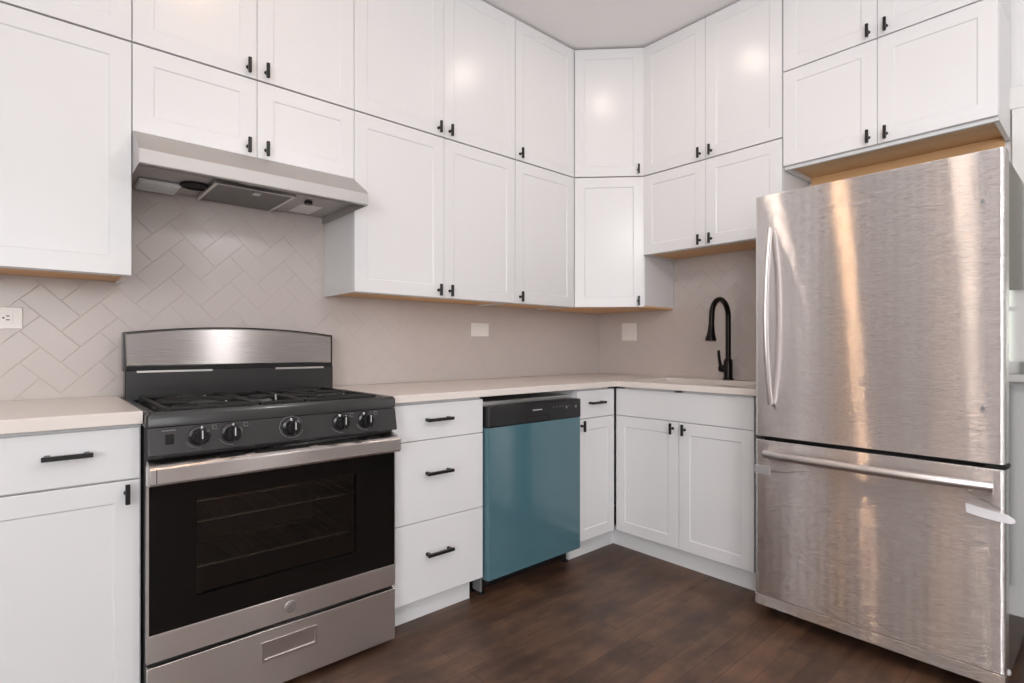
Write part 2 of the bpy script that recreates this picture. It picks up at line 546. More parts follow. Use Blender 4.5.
# globe added out of view to brighten the ceiling and upper cabinets
M['dome'] = emit('fill_globe_glow', (1.0, 0.97, 0.98, 1), 46)
t = thing('fill_globe', 'added fill globe hanging on a stem from the ceiling, out of view', 'ceiling light', (-1.8, -2.55, CEIL - 0.76))
MB().lathe([(0.065, 0.759), (0.065, 0.745), (0.05, 0.735), (0.008, 0.73), (0.008, 0.235), (0.04, 0.225), (0.045, 0.20)], (0, 0, 0), n=24).build('stem', 'trim', t)
MB().lathe([(0.002, 0.0)] + [(0.11 * math.sin(PI * k / 12), 0.11 - 0.11 * math.cos(PI * k / 12)) for k in range(1, 12)] + [(0.002, 0.2195)], (0, 0, 0), n=28).build('glass_globe', 'dome', t)

# ------------------------------------------------------------------ herringbone tile
TW = 0.0762


def herringbone(name, label, a0, a1, z0, z1, org, f, holes=()):
    """tiles in a wall plane: a along the wall, z up, depth y in front; f(a, depth, z) -> xyz"""
    b = MB()
    g = 0.0006
    c = 1 / math.sqrt(2)
    for i in range(-90, 91):
        for j in range(-60, 61):
            k = (i - j) % 4
            if k == 0: u0, u1, v0, v1 = i, i + 2, j, j + 1
            elif k == 3: u0, u1, v0, v1 = i, i + 1, j, j + 2
            else: continue
            u0, u1, v0, v1 = u0 * TW + g, u1 * TW - g, v0 * TW + g, v1 * TW - g
            uc, vc = (u0 + u1) / 2, (v0 + v1) / 2
            ac, zc = org[0] + (uc - vc) * c, org[1] + (uc + vc) * c
            if ac < a0 - .09 or ac > a1 + .09 or zc < z0 - .09 or zc > z1 + .09: continue
            loops = []
            tilt = random.uniform(-1, 1) * 0.0002
            for ins, d in ((0, 0.003), (0, 0.0078), (0.0012, 0.0086)):
                lp = []
                for u, v in ((u0 + ins, v0 + ins), (u1 - ins, v0 + ins), (u1 - ins, v1 - ins), (u0 + ins, v1 - ins)):
                    dd = d + (tilt * (u - uc) / TW if ins else 0)
                    lp.append((org[0] + (u - v) * c, dd, org[1] + (u + v) * c))
                loops.append(lp)
            b.rings(loops)
    bm = b.bm
    for co, no in (((a0, 0, 0), (-1, 0, 0)), ((a1, 0, 0), (1, 0, 0)), ((0, 0, z0), (0, 0, -1)), ((0, 0, z1), (0, 0, 1))):
        bmesh.ops.bisect_plane(bm, geom=bm.verts[:] + bm.edges[:] + bm.faces[:], plane_co=co, plane_no=no, clear_outer=True)
    for v in bm.verts:
        v.co = Vector(f(v.co.x, v.co.y, v.co.z))
    o = b.build(name, 'tile', angle=20)
    tag(o, label, 'backsplash')
    gr = MB()
    p = [f(a, d, z) for d in (0.0005, 0.0076) for a, z in ((a0, z0), (a1, z0), (a1, z1), (a0, z1))]
    gr.rings([p[:4], p[4:]])
    gr.build('grout', 'grout', o)
    return o


herringbone('tile_backsplash', 'glazed greige herringbone tile behind the range and along the counter', -3.3, 0.0, 0.912, 1.70, (-2.661, 1.419), lambda a, d, z: (a, -d, z))
herringbone('tile_backsplash', 'glazed greige herringbone tile behind the black faucet', 0.0095, 1.47, 0.912, 1.66, (0.30, 1.30), lambda a, d, z: (-d, -a, z))


# ------------------------------------------------------------------ cabinets
DT = 0.020      # door thickness
YD = 0.305      # wall cabinet box depth
YD2 = 0.314     # the same on the sink wall


def front(name, x0, x1, z0, z1, y, parent, shaker=True):
    e = 0.0015
    sp = [(x0, x1, z0, z1, y), (x0, x1, z0, z1, y - DT + e), (x0 + e, x1 - e, z0 + e, z1 - e, y - DT)]
    if shaker:
        f = 0.057
        sp += [(x0 + f, x1 - f, z0 + f, z1 - f, y - DT), (x0 + f + .005, x1 - f - .005, z0 + f + .004, z1 - f - .004, y - DT + .0034)]
    b = MB().rect_rings(sp)
    return b.build(name, 'white', parent, angle=20)


def t_knob(parent, x, z, y):
    b = MB()
    b.lathe([(0.0075, 0.0), (0.0055, 0.003), (0.005, 0.022)], (x, y, z), '-Y', 12)
    b.box(x - .0055, x + .0055, y - .031, y - .020, z - .0275, z + .0275, 0.0012)
    return b.build('knob', 'black', parent)


def bar_pull(parent, x, z, y, L):
    b = MB()
    for s in (-1, 1):
        b.box(x + s * (L / 2 - .012) - .006, x + s * (L / 2 - .012) + .006, y, y - .026, z - .006, z + .006, 0.001)
    b.box(x - L / 2, x + L / 2, y - .034, y - .023, z - .006, z + .006, 0.0012)
    return b.build('pull_handle', 'black', parent)


def wall_cabinet(label, loc, rz, w, h, doors, d=YD, rim=0.012, top_gap=0.0, rail=0.0, group='white shaker wall cabinets'):
    """doors: list of (x0, x1, knob side or None)"""
    t = thing('wall_cabinet', label, 'cabinet', loc, rz, group)
    y0 = -0.010
    k = MB()
    k.box(0.0005, w - .0005, y0, -d, rim, h - top_gap)
    for a, b in ((0.0005, 0.016), (w - .016, w - .0005)):
        k.box(a, b, y0, -d, 0, rim + .001)
    k.box(0.014, w - .014, -d + .018, -d, 0, rim + .001)
    k.build('carcass', 'white', t)
    if rim > 0.003:
        MB().box(0.0165, w - .0165, y0 - .001, -d + .0185, rim - .004, rim + .0005).build('underside', 'wood', t)
    if rail:
        MB().box(0.017, w - .017, -.011, -.030, -rail, rim - .0045).build('hanging_rail', 'wood', t)
    for x0, x1, side in doors:
        dr = front('door', x0, x1, 0.0015 if rim < .02 else .014, h - .0015 - top_gap, -d, t)
        if side:
            x = x1 - .031 if side == 'r' else x0 + .031
            t_knob(dr, x, (0.0015 if rim < .02 else .014) + .0345, -d - DT)
    return t


def pair(w, r=0.0012):
    return [(r, w / 2 - .0009, 'r'), (w / 2 + .0009, w - r, 'l')]


UB, TIER, TIER2 = 1.3275, 2.0895, 2.0925
TOPH = 2.843 - TIER2
XR0, XR1 = -2.7615, -1.9925           # the bay over the range
# above and left of the range hood
wall_cabinet('tall white wall cabinet left of the range hood, cut by the left picture edge', (XR0 - 0.46, 0, UB), 0, 0.4595, TIER - UB, [(0.003, 0.4585, None)])
wall_cabinet('white top-tier cabinet above the tall cabinet at the left picture edge', (XR0 - 0.46, 0, TIER2), 0, 0.4595, TOPH, [(0.003, 0.4585, None)])
wb = XR1 - XR0
wall_cabinet('low two-door white cabinet directly above the steel range hood', (XR0, 0, 1.800), 0, wb, TIER - 1.800, pair(wb))
wall_cabinet('two-door white top-tier cabinet at the ceiling above the range hood bay', (XR0, 0, TIER2), 0, wb, TOPH, pair(wb))
# right of the hood
wc = -1.0848 - XR1
wall_cabinet('wide two-door white wall cabinet just right of the range hood, above the counter', (XR1, 0, UB), 0, wc, TIER - UB, pair(wc))
wall_cabinet('wide two-door white top-tier cabinet up and right of the range hood', (XR1, 0, TIER2), 0, wc, TOPH, pair(wc))
wn_ = 0.4745
wall_cabinet('narrow single-door white wall cabinet left of the angled corner cabinet, above the counter', (-1.0848, 0, UB), 0, wn_, TIER - UB, [(0.003, 0.464, 'l')])
wall_cabinet('narrow single-door white top-tier cabinet left of the angled corner cabinet', (-1.0848, 0, TIER2), 0, wn_, TOPH, [(0.003, 0.464, 'l')])


def corner_cabinet(label, z, h, rim):
    t = thing('corner_wall_cabinet', label, 'cabinet', (0, 0, z), 0, 'angled corner wall cabinets')
    a, d, o, a2, d2 = 0.6095, 0.305, 0.010, 0.6035, YD2
    poly = [(-o, -o), (-a, -o), (-a, -d), (-d2, -a2), (-o, -a2)]
    MB().prism_z(poly, rim, h).build('carcass', 'white', t)
    ins = [(-o - .001, -o - .001), (-a + .001, -o - .001), (-a + .001, -d + .0004), (-d2 + .0004, -a2 + .001), (-o - .001, -a2 + .001)]
    MB().prism_z(ins, 0.0, rim + .0004).build('underside', 'wood', t)
    # door across the angle
    L = math.hypot(a - d2, a2 - d)
    dr = MB()
    e, f, m = 0.0015, 0.057, 0.010
    x0, x1, z0, z1 = m, L - m, 0.0015, h - .0015
    sp = [(x0, x1, z0, z1, 0), (x0, x1, z0, z1, -DT + e), (x0 + e, x1 - e, z0 + e, z1 - e, -DT), (x0 + f, x1 - f, z0 + f, z1 - f, -DT),
          (x0 + f + .005, x1 - f - .005, z0 + f + .004, z1 - f - .004, -DT + .004)]
    dr.rect_rings(sp)
    o_ = dr.build('door', 'white', t, angle=20)
    o_.location = (-a, -d, 0)
    o_.rotation_euler = (0, 0, -math.atan2(a2 - d, a - d2))
    t_knob(o_, x1 - .031, z0 + .035, -DT)
    return t


corner_cabinet('angled corner wall cabinet between the two walls, above the counter', UB, TIER - UB, 0.010)
corner_cabinet('angled corner top-tier cabinet touching the ceiling', TIER2, TOPH, 0.002)
# over the sink
R90 = -PI / 2
ws = 0.786
wall_cabinet('short two-door white wall cabinet over the sink and black faucet', (0, -0.6045, 1.630), R90, ws, TIER - 1.630, [(.0035, ws / 2 - .0009, 'r'), (ws / 2 + .0009, ws - .0012, 'l')], d=YD2)
wall_cabinet('two-door white top-tier cabinet above the short cabinet over the sink', (0, -0.6045, TIER2), R90, ws, TOPH, [(.0035, ws / 2 - .0009, 'r'), (ws / 2 + .0009, ws - .0012, 'l')], d=YD2)
wf = 0.768
wall_cabinet('two-door white wall cabinet directly above the steel refrigerator', (0, -1.3935, 1.939), R90, wf, 2.3985 - 1.939, pair(wf), rim=0.021, d=YD2, rail=0.05)
wall_cabinet('two-door white top-tier cabinet above the refrigerator at the ceiling', (0, -1.3935, 2.4005), R90, wf, 2.843 - 2.4005, pair(wf), d=YD2)


def base_cabinet(label, loc, rz, w, fronts, x0=0.0, x1=None, kick=(0, None), d=0.61, hollow=False):
    """fronts: (kind, x0, x1, z0, z1, handle) ; handle = ('knob', side) / ('pull', length, x) / None"""
    t = thing('base_cabinet', label, 'cabinet', loc, rz, 'white base cabinets')
    x1 = w if x1 is None else x1
    k = MB()
    if hollow:
        k.box(x0, x0 + .016, -.012, -d, .0985, .8795).box(x1 - .016, x1, -.012, -d, .0985, .8795).box(x0, x1, -.012, -d, .0985, .114)
        k.box(x0, x1, -.012, -.018, .0985, .8795).box(x0, x1, -d + .016, -d, .0985, .13).box(x0, x1, -d + .016, -d, .70, .8795)
        k.box(w / 2 - .02, w / 2 + .02, -d + .016, -d, .0985, .8795)
    else:
        k.box(x0, x1, -0.012, -d, 0.0985, 0.8795)
    k.build('carcass', 'white', t)
    k1 = w if kick[1] is None else kick[1]
    MB().box(kick[0], k1, -.02, -0.576, 0.0, 0.0985).build('toe_kick', 'white', t)
    for kind, a, b, z0, z1, hd in fronts:
        o = front(kind, a, b, z0, z1, -d, t, kind == 'door')
        if hd and hd[0] == 'knob':
            t_knob(o, b - .031 if hd[1] == 'r' else a + .031, z1 - .033, -d - DT)
        elif hd:
            bar_pull(o, hd[2], hd[3] if len(hd) > 3 else (z0 + z1) / 2, -d - DT, hd[1])
    return t


ZG1, ZG2, ZB, ZT = 0.7255, 0.4047, 0.0985, 0.870
# left of the range (local origin at its left end)
wl = 0.46
base_cabinet('white base cabinet with drawer over door, left of the range', (-2.7735 - wl, 0, 0), 0, wl,
             [('drawer', 0.004, wl - .004, ZG1 + .0025, ZT, ('pull', 0.105, 0.297, 0.810)), ('door', 0.004, wl - .004, ZB, ZG1 - .0025, ('knob', 'r'))])
xd0 = -1.9955
wd = -1.5445 - xd0
base_cabinet('white three-drawer base cabinet between the range and the blue dishwasher', (xd0, 0, 0), 0, wd,
             [('drawer', 0.002, wd - .001, ZG1 + .0015, ZT, ('pull', 0.125, 0.215, 0.806)), ('drawer', 0.002, wd - .001, ZG2 + .0015, ZG1 - .0015, ('pull', 0.125, 0.215, 0.594)),
              ('drawer', 0.002, wd - .001, ZB, ZG2 - .0015, ('pull', 0.125, 0.217, 0.272))], kick=(0, wd - .033))
xc0 = -0.9375
wcn = 0.305
base_cabinet('narrow white base cabinet right of the blue dishwasher, in the corner', (xc0, 0, 0), 0, wcn,
             [('drawer', 0.0015, wcn - .003, ZG1 + .0015, ZT, ('pull', 0.115, 0.142, 0.805)), ('door', 0.0015, wcn - .003, ZB, ZG1 - .0015, ('knob', 'l'))],
             x1=0.27, kick=(-0.001, 0.3645))
wsk = 0.769
base_cabinet('white sink base cabinet with blank top panel and two doors', (0, -0.62, 0), R90, wsk,
             [('drawer', 0.014, wsk - .001, ZG1 + .0015, ZT, None), ('door', 0.014, 0.3945, ZB, ZG1 - .0015, ('knob', 'r')), ('door', 0.3975, wsk - .001, ZB, ZG1 - .0015, ('knob', 'l'))],
             x0=0.04, kick=(-0.0435, None), d=0.604, hollow=True)

# ------------------------------------------------------------------ countertops, sink
CT0, CT1 = 0.881, 0.911
tag(MB().box(-3.24, -2.7730, -0.0105, -0.652, CT0 + .0, CT1 + .006).build('countertop', 'quartz', bevel=0.003), 'short cream quartz countertop left of the range', 'countertop')
SX0, SX1, SY0, SY1 = -0.50, -0.16, -1.28, -0.66
tag(MB().grid_slab([-1.9955, -0.645, SX0, SX1, -0.0105], [-1.4625, SY0, SY1, -0.65, -0.0105],
                   lambda u, v: (v > -0.65 or u > -0.645) and not (SX0 < u < SX1 and SY0 < v < SY1), CT0, CT1,
                   lambda u, v, w: (u, v, w)).build('countertop', 'quartz', bevel=0.003), 'L-shaped cream quartz countertop running from range to refrigerator', 'countertop')
sk = thing('sink_basin', 'undermount sink set into the counter in front of the black faucet', 'sink', (-0.33, -0.97, 0.70))
b = MB()
x0, x1, y0, y1 = -.1685, .1685, -.3085, .3085
def rrect(x0, x1, y0, y1, r, z, n=5):
    out = []
    for cx, cy, a0 in ((x1 - r, y1 - r, 0), (x0 + r, y1 - r, PI / 2), (x0 + r, y0 + r, PI), (x1 - r, y0 + r, 1.5 * PI)):
        for k in range(n + 1):
            a = a0 + PI / 2 * k / n
            out.append((cx + r * math.cos(a), cy + r * math.sin(a), z))
    return out
b.rings([rrect(x0, x1, y0, y1, .03, 0.209), rrect(x0, x1, y0, y1, .03, -.004), rrect(x0 + .02, x1 - .02, y0 + .02, y1 - .02, .03, -.006),
         rrect(x0 + .02, x1 - .02, y0 + .02, y1 - .02, .03, 0.0), rrect(x0 + .003, x1 - .003, y0 + .003, y1 - .003, .028, 0.01), rrect(x0 + .003, x1 - .003, y0 + .003, y1 - .003, .028, 0.209)], cap0=False, cap1=False)
b.rings([rrect(x0 + .02, x1 - .02, y0 + .02, y1 - .02, .03, -.006), rrect(x0 + .02, x1 - .02, y0 + .02, y1 - .02, .03, 0.0005)])
b.build('bowl', 'quartz', sk)
MB().lathe([(0.045, 0.001), (0.043, 0.004), (0.03, 0.002), (0.001, 0.001)], (0, 0, 0)).build('drain', 'chrome', sk)

# ------------------------------------------------------------------ faucet
fx, fy = -0.065, -0.988
fa = thing('kitchen_faucet', 'dark bronze gooseneck pull-down faucet at the back of the counter', 'faucet', (fx, fy, CT1))
b = MB()
b.lathe([(0.029, 0.0), (0.029, 0.006), (0.025, 0.010), (0.0235, 0.012), (0.0235, 0.105), (0.021, 0.112), (0.0165, 0.118)], (0, 0, 0))
b.build('base_column', 'bronze', fa)
R = 0.092
pts = [(0, 0, 0.11), (0, 0, 0.2), (0, 0, 0.30), (0, 0, 0.355)]
for k in range(1, 15):
    a = PI * k / 14
    pts.append((-R + R * math.cos(a), 0, 0.355 + R * math.sin(a)))
pts += [(-2 * R - .002, 0, 0.325), (-2 * R - .004, 0, 0.30)]
MB().tube(pts, 0.0145, 16).build('gooseneck', 'bronze', fa)
hx = -2 * R - .004
MB().tube([(hx, 0, 0.303), (hx - .001, 0, 0.28), (hx - .003, 0, 0.255), (hx - .006, 0, 0.225), (hx - .007, 0, 0.216)], [0.0155, 0.0175, 0.021, 0.029, 0.028], 18).build('spray_head', 'bronze', fa)
b = MB()
b.lathe([(0.019, 0.0), (0.021, 0.02), (0.021, 0.046), (0.017, 0.052)], (0, 0, 0.062), 'Y', 16)
lv = b.build('lever_hub', 'bronze', fa)
MB().tube([(0, 0.045, 0.07), (-.004, 0.049, 0.10), (-.006, 0.052, 0.13), (-.007, 0.054, 0.165)], [0.009, 0.0085, 0.008, 0.0075], 10).build('lever', 'bronze', lv)


# ------------------------------------------------------------------ outlets
def plate(name, label, loc, rz, w, h, kind):
    t = thing(name, label, 'outlet', loc, rz, 'white wall plates')
    e = 0.0025
    MB().rect_rings([(-w / 2, w / 2, -h / 2, h / 2, 0), (-w / 2, w / 2, -h / 2, h / 2, -.003), (-w / 2 + e, w / 2 - e, -h / 2 + e, h / 2 - e, -.0055)]).build('cover_plate', 'plate', t)
    if kind == 'duplex':
        for s in (-1, 1):
            rc = MB().box(s * .0195 - .0145, s * .0195 + .0145, -.005, -.0068, -.0165, .0165, .0008).build('receptacle', 'plate', t)
            sl = MB()
            for q in (-1, 1):
                sl.box(s * .0195 - .002, s * .0195 + .007, -.0066, -.0071, q * .0065 - .0016, q * .0065 + .0016)
            sl.lathe([(.0028, 0), (.0028, .0005)], (s * .0195 - .0085, -.0067, 0), '-Y', 10)
            sl.build('slots', 'slot', rc)
    else:
        for s in ((-1, 1) if kind == 'double' else (0,)):
            if kind == 'double':
                MB().rect_rings([(s * .023 - .0165, s * .023 + .0165, -.0335, .0335, -.005), (s * .023 - .0165, s * .023 + .0165, -.0335, .0335, -.0065), (s * .023 - .0145, s * .023 + .0145, -.0315, .0315, -.0085)]).build('rocker', 'plate', t)
            else:
                MB().rect_rings([(-.0335, .0335, -.0165, .0165, -.005), (-.0335, .0335, -.0165, .0165, -.0065), (-.0315, .0315, -.0145, .0145, -.0082)]).build('rocker', 'plate', t)
    return t


plate('wall_outlet', 'sideways double outlet on the tile left of the range', (-3.088, -0.0092, 1.192), 0, 0.118, 0.074, 'duplex')
plate('wall_switch', 'sideways single wall plate on the tile above the counter right of the range', (-1.075, -0.0092, 1.194), 0, 0.125, 0.078, 'single')
plate('wall_switch', 'square double wall plate on the tile near the corner left of the faucet', (-0.0092, -0.270, 1.195), R90, 0.118, 0.118, 'double')

# ------------------------------------------------------------------ range hood
hd = thing('range_hood', 'slim stainless under-cabinet range hood above the range', 'range hood', (XR0 + .001, 0, 1.662))
hw = 0.762
b = MB()
# shell: back, top, sloped front, lip and two sides; hollow underneath
prof = [(-0.0105, 0.03), (-0.0105, 0.1365), (-0.332, 0.1365), (-0.345, 0.128), (-0.450, 0.060), (-0.462, 0.046), (-0.464, 0.003), (-0.462, 0.0), (-0.448, 0.0), (-0.446, 0.045), (-0.34, 0.116), (-0.02, 0.118), (-0.02, 0.03)]
b.prism_x(prof, 0.002, hw - .002)
side = [(-0.0105, 0.0), (-0.0105, 0.1365), (-0.332, 0.1365), (-0.345, 0.128), (-0.450, 0.060), (-0.462, 0.046), (-0.464, 0.003), (-0.462, 0.0)]
b.prism_x(side, 0, 0.003).prism_x(side, hw - .003, hw)
b.build('shell', 'hood_steel', hd, angle=25)
MB().box(0.004, hw - .004, -.021, -.33, 0.030, 0.034).box(0.004, hw - .004, -.33, -.333, 0.032, 0.10).build('baffle_pan', 'hood_steel', hd)
MB().lathe([(0.05, 0.006), (0.05, 0.0), (0.04, -.002), (0.035, 0.004), (0.001, 0.005)], (0.205, -0.20, 0.022), n=28).build('fan_inlet', 'void', hd)
f_ = MB().box(0.245, 0.515, -0.045, -0.325, 0.018, 0.024).build('grease_filter', 'mesh_filter', hd)
fr = MB()
for a in (0.238, 0.510):
    fr.box(a, a + .012, -.04, -.33, 0.013, 0.026, 0.001)
fr.box(0.238, 0.522, -.33, -.342, 0.013, 0.026, 0.001)
fr.build('filter_frame', 'alu', f_)
MB().box(0.375, 0.40, -.29, -.325, 0.006, 0.014, 0.001).build('filter_latch', 'alu', f_)
ln = MB()
ln.box(0.035, 0.165, -.05, -.185, 0.018, 0.029, 0.004)
for k in range(7):
    ln.box(0.04, 0.16, -.06 - k * .018, -.068 - k * .018, 0.014, 0.019)
ln.build('lamp_lens', 'lens', hd)
MB().box(0.30, 0.50, -.40, -.446, 0.010, 0.030, 0.001).build('switch_panel', 'hood_steel', hd)
MB().box(0.595, 0.685, -.045, -.20, 0.0285, 0.0295).build('rating_label', 'sticker', hd)
MB().lathe([(0.016, 0.0), (0.016, 0.012), (0.010, 0.014)], (0.60, -0.26, 0.016), n=16).build('screw_cap', 'dark', hd)

# ------------------------------------------------------------------ gas range
rg = thing('gas_range', 'freestanding gas range, black and stainless, under the hood', 'range', (-2.3840, 0, 0))
hw = 0.385
# body (hollow behind the oven window)
b = MB()
b.box(-hw, hw, -0.03, -0.10, 0.03, 0.872)
b.box(-hw, -.30, -0.10, -0.655, 0.03, 0.872).box(.30, hw, -0.10, -0.655, 0.03, 0.872)
b.box(-.30, .30, -0.10, -0.655, 0.68, 0.872).box(-.30, .30, -0.10, -0.655, 0.03, 0.335)
b.build('body', 'enamel', rg)
b = MB()
for sx in (-.33, .33):
    for sy in (-.10, -.60):
        b2 = MB().lathe([(0.018, 0), (0.018, 0.012), (0.010, 0.014), (0.010, 0.032)], (sx, sy, 0), n=12)
        b2.build('leveling_foot', 'dark', rg)
b.bm.free()
# cooktop tray with raised rim
b = MB()
b.rings([rrect(-hw - .002, hw + .002, -.685, -.03, .012, 0.872), rrect(-hw - .002, hw + .002, -.685, -.03, .012, 0.903), rrect(-hw + .004, hw - .004, -.679, -.036, .012, 0.913),
         rrect(-hw + .022, hw - .022, -.655, -.09, .02, 0.912), rrect(-hw + .034, hw - .034, -.64, -.10, .02, 0.898)])
b.build('cooktop', 'enamel', rg)
for bx, by, br in ((-.205, -.50, .05), (.205, -.50, .045), (-.205, -.24, .042), (.205, -.24, .04), (0, -.37, .045)):
    bo = MB().lathe([(br, 0), (br, .004), (br * .8, .010), (br * .75, .012)], (bx, by, .898)).build('burner', 'alu', rg)
    MB().lathe([(br * .85, 0), (br * .85, .006), (br * .7, .009), (.001, .009)], (bx, by, .9105)).build('burner_cap', 'iron', bo)
    MB().lathe([(.0035, 0), (.0035, .019), (.001, .021)], (bx + br + .012, by - .008, .899), n=8).build('igniter', 'mark', bo)
for gx0, gx1 in ((-.335, -.075), (-.07, .07), (.075, .335)):
    g = MB()
    zt, zb = .919, .909
    cx = (gx0 + gx1) / 2
    for x in (gx0 + .006, gx1 - .006):
        g.box(x - .006, x + .006, -.625, -.115, zb, zt, .002)
    for y in (-.62, -.37, -.12):
        g.box(gx0, gx1, y - .006, y + .006, zb, zt, .002)
    for yc in (-.50, -.24):
        if gx1 - gx0 < .2: continue
        for k in range(4):
            a = PI / 4 + k * PI / 2
            dx, dy = math.cos(a), math.sin(a)
            g.tube([(cx + dx * .03, yc + dy * .03, zt - .004), (cx + dx * .15, yc + dy * .115, zt - .005)], .0055, 8)
    for x in (gx0 + .006, gx1 - .006):
        for y in (-.62, -.12):
            g.box(x - .007, x + .007, y - .007, y + .007, .8985, zb + .002)
    g.build('grate', 'iron', rg)
# front control panel, slightly sloped
b = MB()
b.prism_x([(-.60, .792), (-.60, .870), (-.685, .870), (-.700, .795), (-.697, .792)], -hw + .003, hw - .003)
cp = b.build('control_panel', 'enamel', rg, bevel=0.0015)
yk = lambda z: -.685 - (.870 - z) / .075 * .015
for i, kx in enumerate((-.258, -.172, .004, .171, .262)):
    zc = .838
    yy = yk(zc)
    kb = MB().lathe([(.030, 0), (.029, .004), (.022, .007), (.021, .024), (.019, .027), (.001, .027)], (kx, yy, zc), '-Y', 24).build('knob', 'knob', cp)
    gr_ = MB().box(kx - .0055, kx + .0055, yy - .024, yy - .040, zc - .021, zc + .021, .0015).build('knob_grip', 'knob', kb)
    MB().box(kx - .0016, kx + .0016, yy - .0400, yy - .0408, zc - .004, zc + .020).build('pointer', 'mark', gr_)
    mk = MB()
    arc = []
    for k in range(11):
        ar = math.radians(205 + 70 * k / 10 if i != 2 else 20 + 320 * k / 10)
        pz_ = zc + .034 * math.sin(ar)
        arc.append((kx + .038 * math.cos(ar), yk(pz_) - .0004, pz_))
    mk.tube(arc, .0007, 6)
    mk.build('dial_arc', 'greymark', cp)
    if i != 2:
        # little square cooktop diagram beside each burner knob
        qx, qz = kx + .040, zc + .020
        mk = MB()
        mk.tube([(qx + a_, yk(qz + c_) - .0005, qz + c_) for a_, c_ in ((-.005, -.004), (.006, -.004), (.006, .006), (-.005, .006), (-.005, -.003))], .0009, 6)
        mk.build('burner_diagram', 'greymark', cp)
sw = MB().box(-.343, -.322, yk(.838) + .002, yk(.838) - .004, .822, .852, .001).build('light_switch', 'knob', cp)
mk = MB()
for k in range(6):
    mk.box(-.350 + k * .0058, -.3465 + k * .0058, yk(.860) - .0002, yk(.860) - .0008, .8585, .8620)
mk.box(-.338, -.327, yk(.846) - .004, yk(.846) - .0052, .845, .8465)
mk.build('switch_label', 'greymark', cp)
# oven door
yf = -0.680
b = MB()
b.grid_slab([-hw + .002, -.262, .232, hw - .002], [.216, .372, .652, .712], lambda u, v: not (-.262 < u < .232 and .372 < v < .652), -.658, yf + .004, lambda u, v, w: (u, w, v))
dr = b.build('oven_door', 'glassblk', rg)
MB().grid_slab([-hw + .006, -.262, .232, hw - .004], [.293, .372, .652, .708], lambda u, v: not (-.262 < u < .232 and .372 < v < .652), yf + .0045, yf, lambda u, v, w: (u, w, v)).build('door_glass', 'glassblk', dr)
MB().box(-.262, .232, yf + .010, yf + .006, .372, .652).build('oven_window', 'ovenwin', dr)
MB().box(-hw + .002, hw - .002, yf + .0045, yf - .001, .216, .2925, .001).build('lower_trim', 'steel', dr)
sd = MB()
sd.box(-hw, -hw + .0055, -.66, yf - .0005, .216, .765)
sd.build('side_trim', 'steel', dr)
MB().box(hw - .0035, hw, -.66, yf - .0005, .216, .765).build('side_trim', 'steel', dr)
# full-width handle across the top of the door, with vent slots behind it
b = MB()
hp = [(-.662, .712), (-.662, .779), (-.682, .779), (-.719, .766), (-.724, .760), (-.724, .722), (-.719, .715), (-.690, .710)]
b.prism_x(hp, -hw + .001, hw - .001)
ha = b.build('door_handle', 'steel', dr, bevel=0.0015)
v = MB()
for a, c_ in ((-.21, -.14), (-.11, .055), (.085, .23), (.262, .315)):
    v.rings([[(a, -.690, .7760), (c_, -.690, .7760), (c_, -.690, .7772), (a, -.690, .7772)], [(a, -.709, .7693), (c_, -.709, .7693), (c_, -.709, .7705), (a, -.709, .7705)]])
v.build('vent_slots', 'void', ha)
e = MB().box(-hw + .0165, -hw + .0185, -.7235, -.7248, .722, .762).build('end_seam', 'dark', ha)
# round badge with ring and script loops
lg = MB().lathe([(.0185, 0), (.0185, .0015), (.0165, .0022), (.001, .0022)], (.005, yf - .001, .256), '-Y', 32).build('badge', 'satin', dr)
rn = MB()
def loop(cx, cz, rx, rz_, a0, a1, n=16, r=.0008):
    rn.tube([(cx + rx * math.cos(a0 + (a1 - a0) * k / n), yf - .0034, cz + rz_ * math.sin(a0 + (a1 - a0) * k / n)) for k in range(n + 1)], r, 6)
loop(.005, .256, .0155, .0155, 0, 2 * PI, 28)
loop(.001, .256, .0045, .008, .6, 2 * PI - .3)
loop(.010, .260, .0035, .004, -.5, 1.4 * PI)
loop(.010, .252, .0040, .0045, .5 * PI, 1.9 * PI)
rn.build('badge_script', 'greymark', lg)
# oven interior
MB().box(-.299, .299, -.105, -.112, .338, .676).box(-.299, .299, -.11, -.65, .336, .342).box(-.299, .299, -.11, -.65, .674, .679).box(-.2995, -.294, -.11, -.65, .34, .676).box(.294, .2995, -.11, -.65, .34, .676).build('oven_cavity', 'cavity', rg)
for zr in (.44, .575):
    rk = MB()
    for k in range(15):
        x = -.28 + .56 * k / 14
        rk.tube([(x, -.14, zr), (x, -.63, zr)], .0022, 6)
    for y in (-.14, -.385, -.63):
        rk.tube([(-.29, y, zr - .003), (.29, y, zr - .003)], .0032, 6)
    rk.build('oven_rack', 'chrome', rg)
# warming drawer with recessed pull
b = MB()
PX0, PX1, PZ0, PZ1 = -.083, .089, .108, .166
b.grid_slab([-hw + .001, PX0, PX1, hw - .001], [.018, PZ0, PZ1, .203], lambda u, v: not (PX0 < u < PX1 and PZ0 < v < PZ1), -.657, yf - .001, lambda u, v, w: (u, w, v))
dw_ = b.build('storage_drawer', 'steel', rg, bevel=0.002)
b = MB()
e = .0055
q4 = lambda x0, x1, z0, z1, ya, yb: [(x0, ya, z0), (x1, ya, z0), (x1, yb, z1), (x0, yb, z1)]
b.rings([q4(PX0 - .002, PX1 + .002, PZ0 - .002, PZ1 + .002, yf, yf), q4(PX0 - .002, PX1 + .002, PZ0 - .002, PZ1 + .002, yf - .004, yf - .004), q4(PX0 + e, PX1 - e, PZ0 + e, PZ1 - e, yf - .004, yf - .004), q4(PX0 + e + .002, PX1 - e - .002, PZ0 + e + .001, PZ1 - e - .002, yf - .001, yf + .020)])
b.build('drawer_pull', 'satin', dw_)
